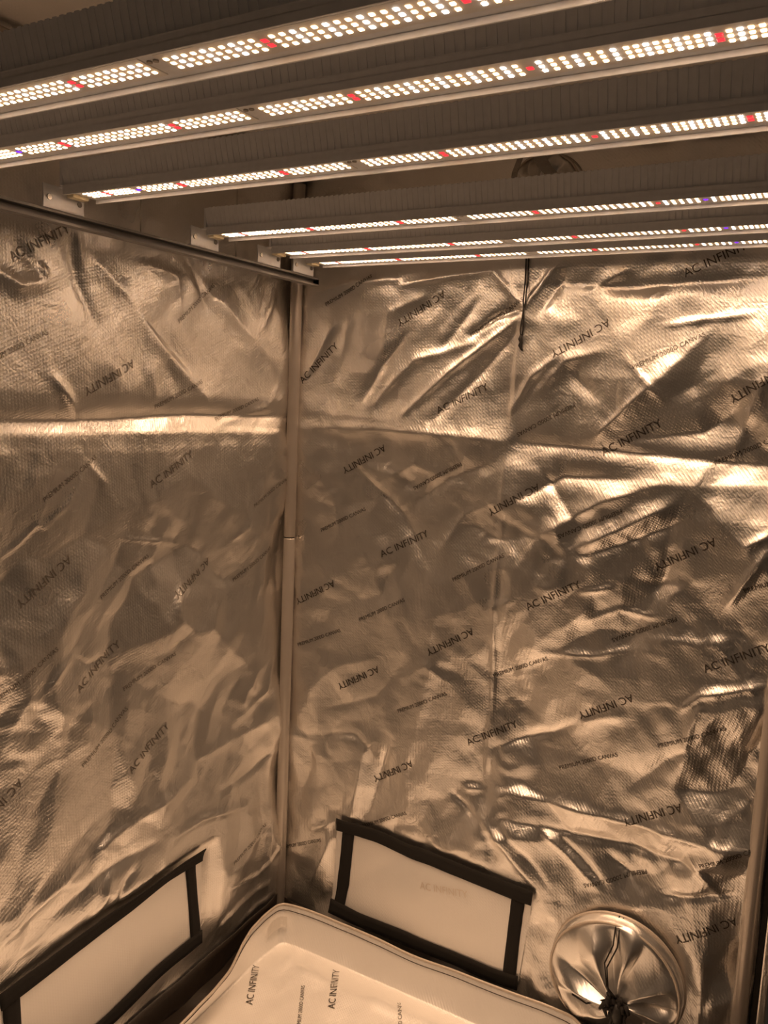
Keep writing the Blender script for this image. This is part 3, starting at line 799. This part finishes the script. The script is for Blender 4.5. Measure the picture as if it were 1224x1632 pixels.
def tray_floor_h(x, y):
    ridge = fold_height(x, y, [([(0.13, -0.165), (0.24, -0.196), (0.38, -0.198), (0.58, -0.175), (0.80, -0.15)], 0.010, 0.007), ([(0.12, -0.15), (0.20, -0.19)], 0.012, 0.006), ([(0.20, -0.14), (0.27, -0.18)], 0.009, 0.004), ([(0.15, -0.13), (0.19, -0.16)], 0.006, 0.005)])
    return BASE_Z + ridge + 0.0045 * facets(x + 0.02 * smooth_noise(x, y, 0.08, 3), y, 0.09, 63) + 0.0020 * facets(y, x, 0.04, 65) + 0.0055
rows = [wall_row(q, z) for q, z in prof]
n_in = 46
for i in range(1, n_in + 1):
    t = 1 - i / n_in
    t = t
    XY = ctr + (basev - ctr) * t
    f = min(1.0, i / 4)
    Z = BASE_Z + (tray_floor_h(XY[:, 0], XY[:, 1]) - BASE_Z) * f
    rows.append(np.concatenate([XY, Z[:, None]], 1))
grid_mesh('tray_liner', np.stack(rows, 1), M_FOIL_TRAY, tray, flip=True)
bm = bmesh.new()
rp = [Vector(r) for r in rows[0][::1]]
add_tube(bm, [r + Vector((0, 0, 0.001)) for r in rp], 0.0034, 7, False); bm_obj('rim_piping', bm, M_PIPING, tray, True)
bm = bmesh.new()
st = rows[1] * 0.35 + rows[2] * 0.65
add_tube(bm, [Vector(r) + Vector((*(0.003 * (ctr - r[:2]) / np.linalg.norm(ctr - r[:2])), 0.001)) for r in st], 0.0011, 5, False); bm_obj('rim_stitching', bm, M_STITCH, tray, True)
# stitched corner tab
ct = [(0.0985, -0.176, 0.060), (0.099, -0.150, 0.066), (0.103, -0.128, 0.066), (0.117, -0.117, 0.064)]
bm = bmesh.new()
ca = [bm.verts.new((x, y, z + 0.012)) for x, y, z in ct]; cb = [bm.verts.new((x + 0.004, y - 0.003, z - 0.016)) for x, y, z in ct]
for i in range(3): bm.faces.new((ca[i], ca[i + 1], cb[i + 1], cb[i]))
bmesh.ops.solidify(bm, geom=bm.faces, thickness=0.002)
bm_obj('corner_tab', bm, M_FOIL_TRAY, tray)
def tray_pt(x, y, lift):
    return np.stack([np.asarray(x), np.asarray(y), tray_floor_h(np.asarray(x), np.asarray(y)) + lift], -1)
for (a, b, body, L) in (((0.364, -0.262), (0.287, -0.117), BIG, 0.137), ((0.335, -0.36), (0.258, -0.232), SMALL, 0.148), ((0.192, -0.352), (0.114, -0.224), BIG, 0.137), ((0.565, -0.290), (0.490, -0.168), SMALL, 0.148)):
    b = np.array(b); a = np.array(a)
    ln_end = a + (b - a) / np.linalg.norm(b - a) * L
    lettering(body, a, b, L, tray_pt, tray, lift=0.0015)

# ---------------------------------------------------------------- the grow light
light = empty('grow_light', (0.65, -0.6, ZL), 'six-bar diode grow light hung flat under the tent roof', 'grow light')
rsl = random.Random(3)
def col_list():
    """(x, kind) along a bar: 3-diode columns, red positions, denser run at one end"""
    def half(sgn):
        out = []
        x = 0.0174
        i = 0
        while x < 0.55:
            out.append(x); x += 0.01128 if x < 0.403 else 0.0083
        return [XM + sgn * v for v in out]
    return half(-1), half(1)
LCOL, RCOL = col_list()
RED = {0.5497: 2, 0.8014: 2, 0.3597: 2, 0.9942: 1, 0.2016: 2, 1.1572: 2}
def led_mesh(name, mat, s=0.0046, h=0.0008):
    bm = bmesh.new()
    a = [bm.verts.new((sx * s / 2, sy * s / 2, 0)) for sx, sy in ((-1, -1), (1, -1), (1, 1), (-1, 1))]
    b = [bm.verts.new((sx * s / 2 * 0.78, sy * s / 2 * 0.78, -h)) for sx, sy in ((-1, -1), (1, -1), (1, 1), (-1, 1))]
    for i in range(4): bm.faces.new((a[i], a[(i + 1) % 4], b[(i + 1) % 4], b[i]))
    bm.faces.new(b[::-1]); bm.faces.new(a)
    bmesh.ops.recalc_face_normals(bm, faces=bm.faces)
    me = bpy.data.meshes.new(name); bm.to_mesh(me); bm.free(); me.materials.append(mat); return me
ME_WARM, ME_COOL = led_mesh('warm_diode', M_WARM), led_mesh('cool_diode', M_COOL)
ME_RED, ME_VIO = led_mesh('red_diode', M_RED, 0.0064), led_mesh('violet_diode', M_VIOLET, 0.0064)
def place(me, name, loc, parent):
    o = bpy.data.objects.new(name, me); COL.objects.link(o); o.parent = parent
    o.location = Vector(loc) - parent.matrix_world.translation
    return o
ROW = 0.0101
single = 0
def near_cols(bi):
    if bi == 0: return lambda x: 0.46 < x < 0.96
    if bi == 1: return lambda x: 0.82 < x < 1.16
    return lambda x: False
def flare(bm, by):                                    # heat sink widened towards its top so its sides catch more bounce light
    for v in bm.verts:
        if v.co.z > ZL + 0.03: v.co.y += 0.009 if v.co.y > by else -0.009
for bi, by in enumerate(BAR_Y):
    bm = bmesh.new()
    hw = 0.0347
    add_box(bm, BAR_X0, BAR_X1, by - hw, by + hw, ZL, ZL + 0.010, 0.002)
    add_box(bm, BAR_X0 + 0.001, BAR_X1 - 0.001, by - hw + 0.0030, by + hw - 0.0030, ZL + 0.0099, ZL + 0.044, 0.001)
    flare(bm, by)
    for sy in (-1, 1):                                # shallow lips added to cut the diodes' grazing light off the walls
        e = by + sy * (hw - 0.0012)
        add_box(bm, BAR_X0 + 0.001, BAR_X1 - 0.001, e - 0.0012, e + 0.0012, ZL - 0.0062, ZL + 0.003, 0.0006)
    bar = bm_obj('light_bar', bm, M_ALU, light)
    bpy.context.view_layer.update()
    bm = bmesh.new()
    x = BAR_X0 + 0.012
    while x < BAR_X1 - 0.012:
        add_box(bm, x, x + 0.0060, by - hw + 0.0023, by + hw - 0.0023, ZL + 0.0098, ZL + 0.0445)
        x += 0.0105
    flare(bm, by)
    fo = bm_obj('heat_sink_fins', bm, M_ALU_DARK, bar); fo['kind'] = 'stuff'
    for x0, x1 in ((BAR_X0 + 0.012, XM - 0.010), (XM + 0.010, BAR_X1 - 0.012)):
        bm = bmesh.new(); add_box(bm, x0, x1, by - 0.021, by + 0.021, ZL - 0.0012, ZL + 0.001, 0.0004)
        bm_obj('circuit_board', bm, M_PCB, bar)
    for sx in (XM - 0.004, XM + 0.004):
        bm = bmesh.new(); add_tube(bm, [(sx, by - 0.01, ZL), (sx, by - 0.01, ZL - 0.0015)], 0.003, 10)
        bm_obj('screw', bm, M_SCREW, bar)
    bm = bmesh.new(); add_box(bm, BAR_X0 - 0.0125, BAR_X0 + 0.004, by - 0.016, by + 0.016, ZL - 0.006, ZL + 0.008, 0.002)
    bm_obj('end_connector', bm, M_CAP, bar)
    bm = bmesh.new()
    add_box(bm, BAR_X0 - 0.006, BAR_X0 + 0.000, by - hw, by + hw, ZL + 0.0085, ZL + 0.046, 0.001)
    bm_obj('end_plate', bm, M_ALU, bar)
    zb = ZL - 0.0012
    for x0, x1 in ((BAR_X0 + 0.014, XM - 0.016), (XM + 0.016, BAR_X1 - 0.014)):   # unseen area lamp added under one board to brighten the lower tent
        ld = bpy.data.lights.new('board_fill', 'AREA'); ld.shape = 'RECTANGLE'; ld.size = x1 - x0; ld.size_y = 0.026
        ld.energy = FILL_WATT / 2; ld.color = (1.0, 0.63, 0.38); ld.spread = math.radians(115)
        lo = bpy.data.objects.new('board_fill', ld); COL.objects.link(lo); lo.parent = bar
        lo.location = Vector(((x0 + x1) / 2, by, ZL - 0.004)) - bar.matrix_world.translation
    bw = bmesh.new(); bc = bmesh.new()
    def stamp(b, me, loc):
        n0 = len(b.verts); b.from_mesh(me)
        b.verts.ensure_lookup_table()
        for v in b.verts[n0:]: v.co += Vector(loc)
    nf = near_cols(bi)
    vio = 0.275 if bi < 3 else 1.0686
    for side, cols in ((-1, LCOL), (1, RCOL)):
        for i, x in enumerate(cols):
            if not (BAR_X0 + 0.018 < x < BAR_X1 - 0.016): continue
            red = [r for r in RED if i == min(range(len(cols)), key=lambda q: abs(cols[q] - r)) and abs(cols[i] - r) < 0.012]
            if abs(x - vio) < 0.0057:
                place(ME_VIO, 'violet_diode', (x, by, zb), bar); continue
            ys = [by - ROW, by, by + ROW]
            if red:
                for yy in ((by - ROW * 0.5, by + ROW * 0.5) if RED[red[0]] == 2 else (by,)):
                    place(ME_RED, 'red_diode', (x, yy, zb), bar)
                if RED[red[0]] == 2: continue
                continue
            cool = (i % 3 == 1)
            for yy in ys:
                if nf(x) and single < 296:
                    place(ME_COOL if cool else ME_WARM, 'white_diode', (x, yy, zb), bar); single += 1
                else:
                    stamp(bc if cool else bw, ME_COOL if cool else ME_WARM, (x, yy, zb))
    for b, nm, mt in ((bw, 'warm_diode_rows', M_WARM), (bc, 'cool_diode_rows', M_COOL)):
        me = bpy.data.meshes.new(nm); b.to_mesh(me); b.free(); me.materials.append(mt)
        o = link(bpy.data.objects.new(nm, me), bar); o['kind'] = 'stuff'
# side rails, brackets
def rail(x0, x1, y0, y1, z0, z1):
    bm = bmesh.new()
    prof_ = [(x0, z1), (x1, z1), (x1, z1 - 0.004), (x0 + 0.004, z1 - 0.004), (x0 + 0.004, z0 + 0.004), (x1, z0 + 0.004), (x1, z0), (x0, z0)]
    A = [bm.verts.new((x, y0, z)) for x, z in prof_]; B = [bm.verts.new((x, y1, z)) for x, z in prof_]
    n = len(prof_)
    for i in range(n): bm.faces.new((A[i], A[(i + 1) % n], B[(i + 1) % n], B[i]))
    bm.faces.new(A[::-1]); bm.faces.new(B)
    bmesh.ops.triangulate(bm, faces=[f for f in bm.faces if len(f.verts) > 4])
    return bm_obj('side_rail', bm, M_RAIL, light)
rail(0.096, 0.116, -1.23, -0.062, 1.700, 1.719)
rail(1.280, 1.260, -1.23, -0.062, 1.700, 1.719)
for by in BAR_Y:
    bm = bmesh.new()
    y0, y1 = by - 0.055, by + 0.026
    add_box(bm, 0.1165, 0.1195, y0, y1, 1.7195, 1.7560, 0.0008)
    add_box(bm, 0.0980, 0.1195, y0, y1, 1.7192, 1.7212, 0.0004)
    add_box(bm, 0.1190, 0.147, by - 0.026, by + 0.026, 1.7540, 1.7560)
    bm_obj('bracket', bm, M_ALU, light)
    for s in (-1, 1):
        bm = bmesh.new(); add_tube(bm, [(0.1192, by - 0.014 + s * 0.030, 1.736), (0.1212, by - 0.014 + s * 0.030, 1.736)], 0.0045, 10)
        bm_obj('screw', bm, M_SCREW, light)

# wires the light hangs from
for (p, q, lab) in (((0.106, -0.36, 1.7195), (0.106, -0.36, 2.012), 'thin steel wire rising from the left rail between the fourth and fifth light bars'), ((0.106, -0.63, 1.7195), (0.106, -0.63, 2.012), 'thin steel wire rising from the left rail between the third and fourth light bars')):
    bm = bmesh.new(); add_tube(bm, [p, q], 0.0012, 6)
    o = bm_obj('hanging_wire', bm, M_WIRE, None, True); tag(o, lab, 'wire')
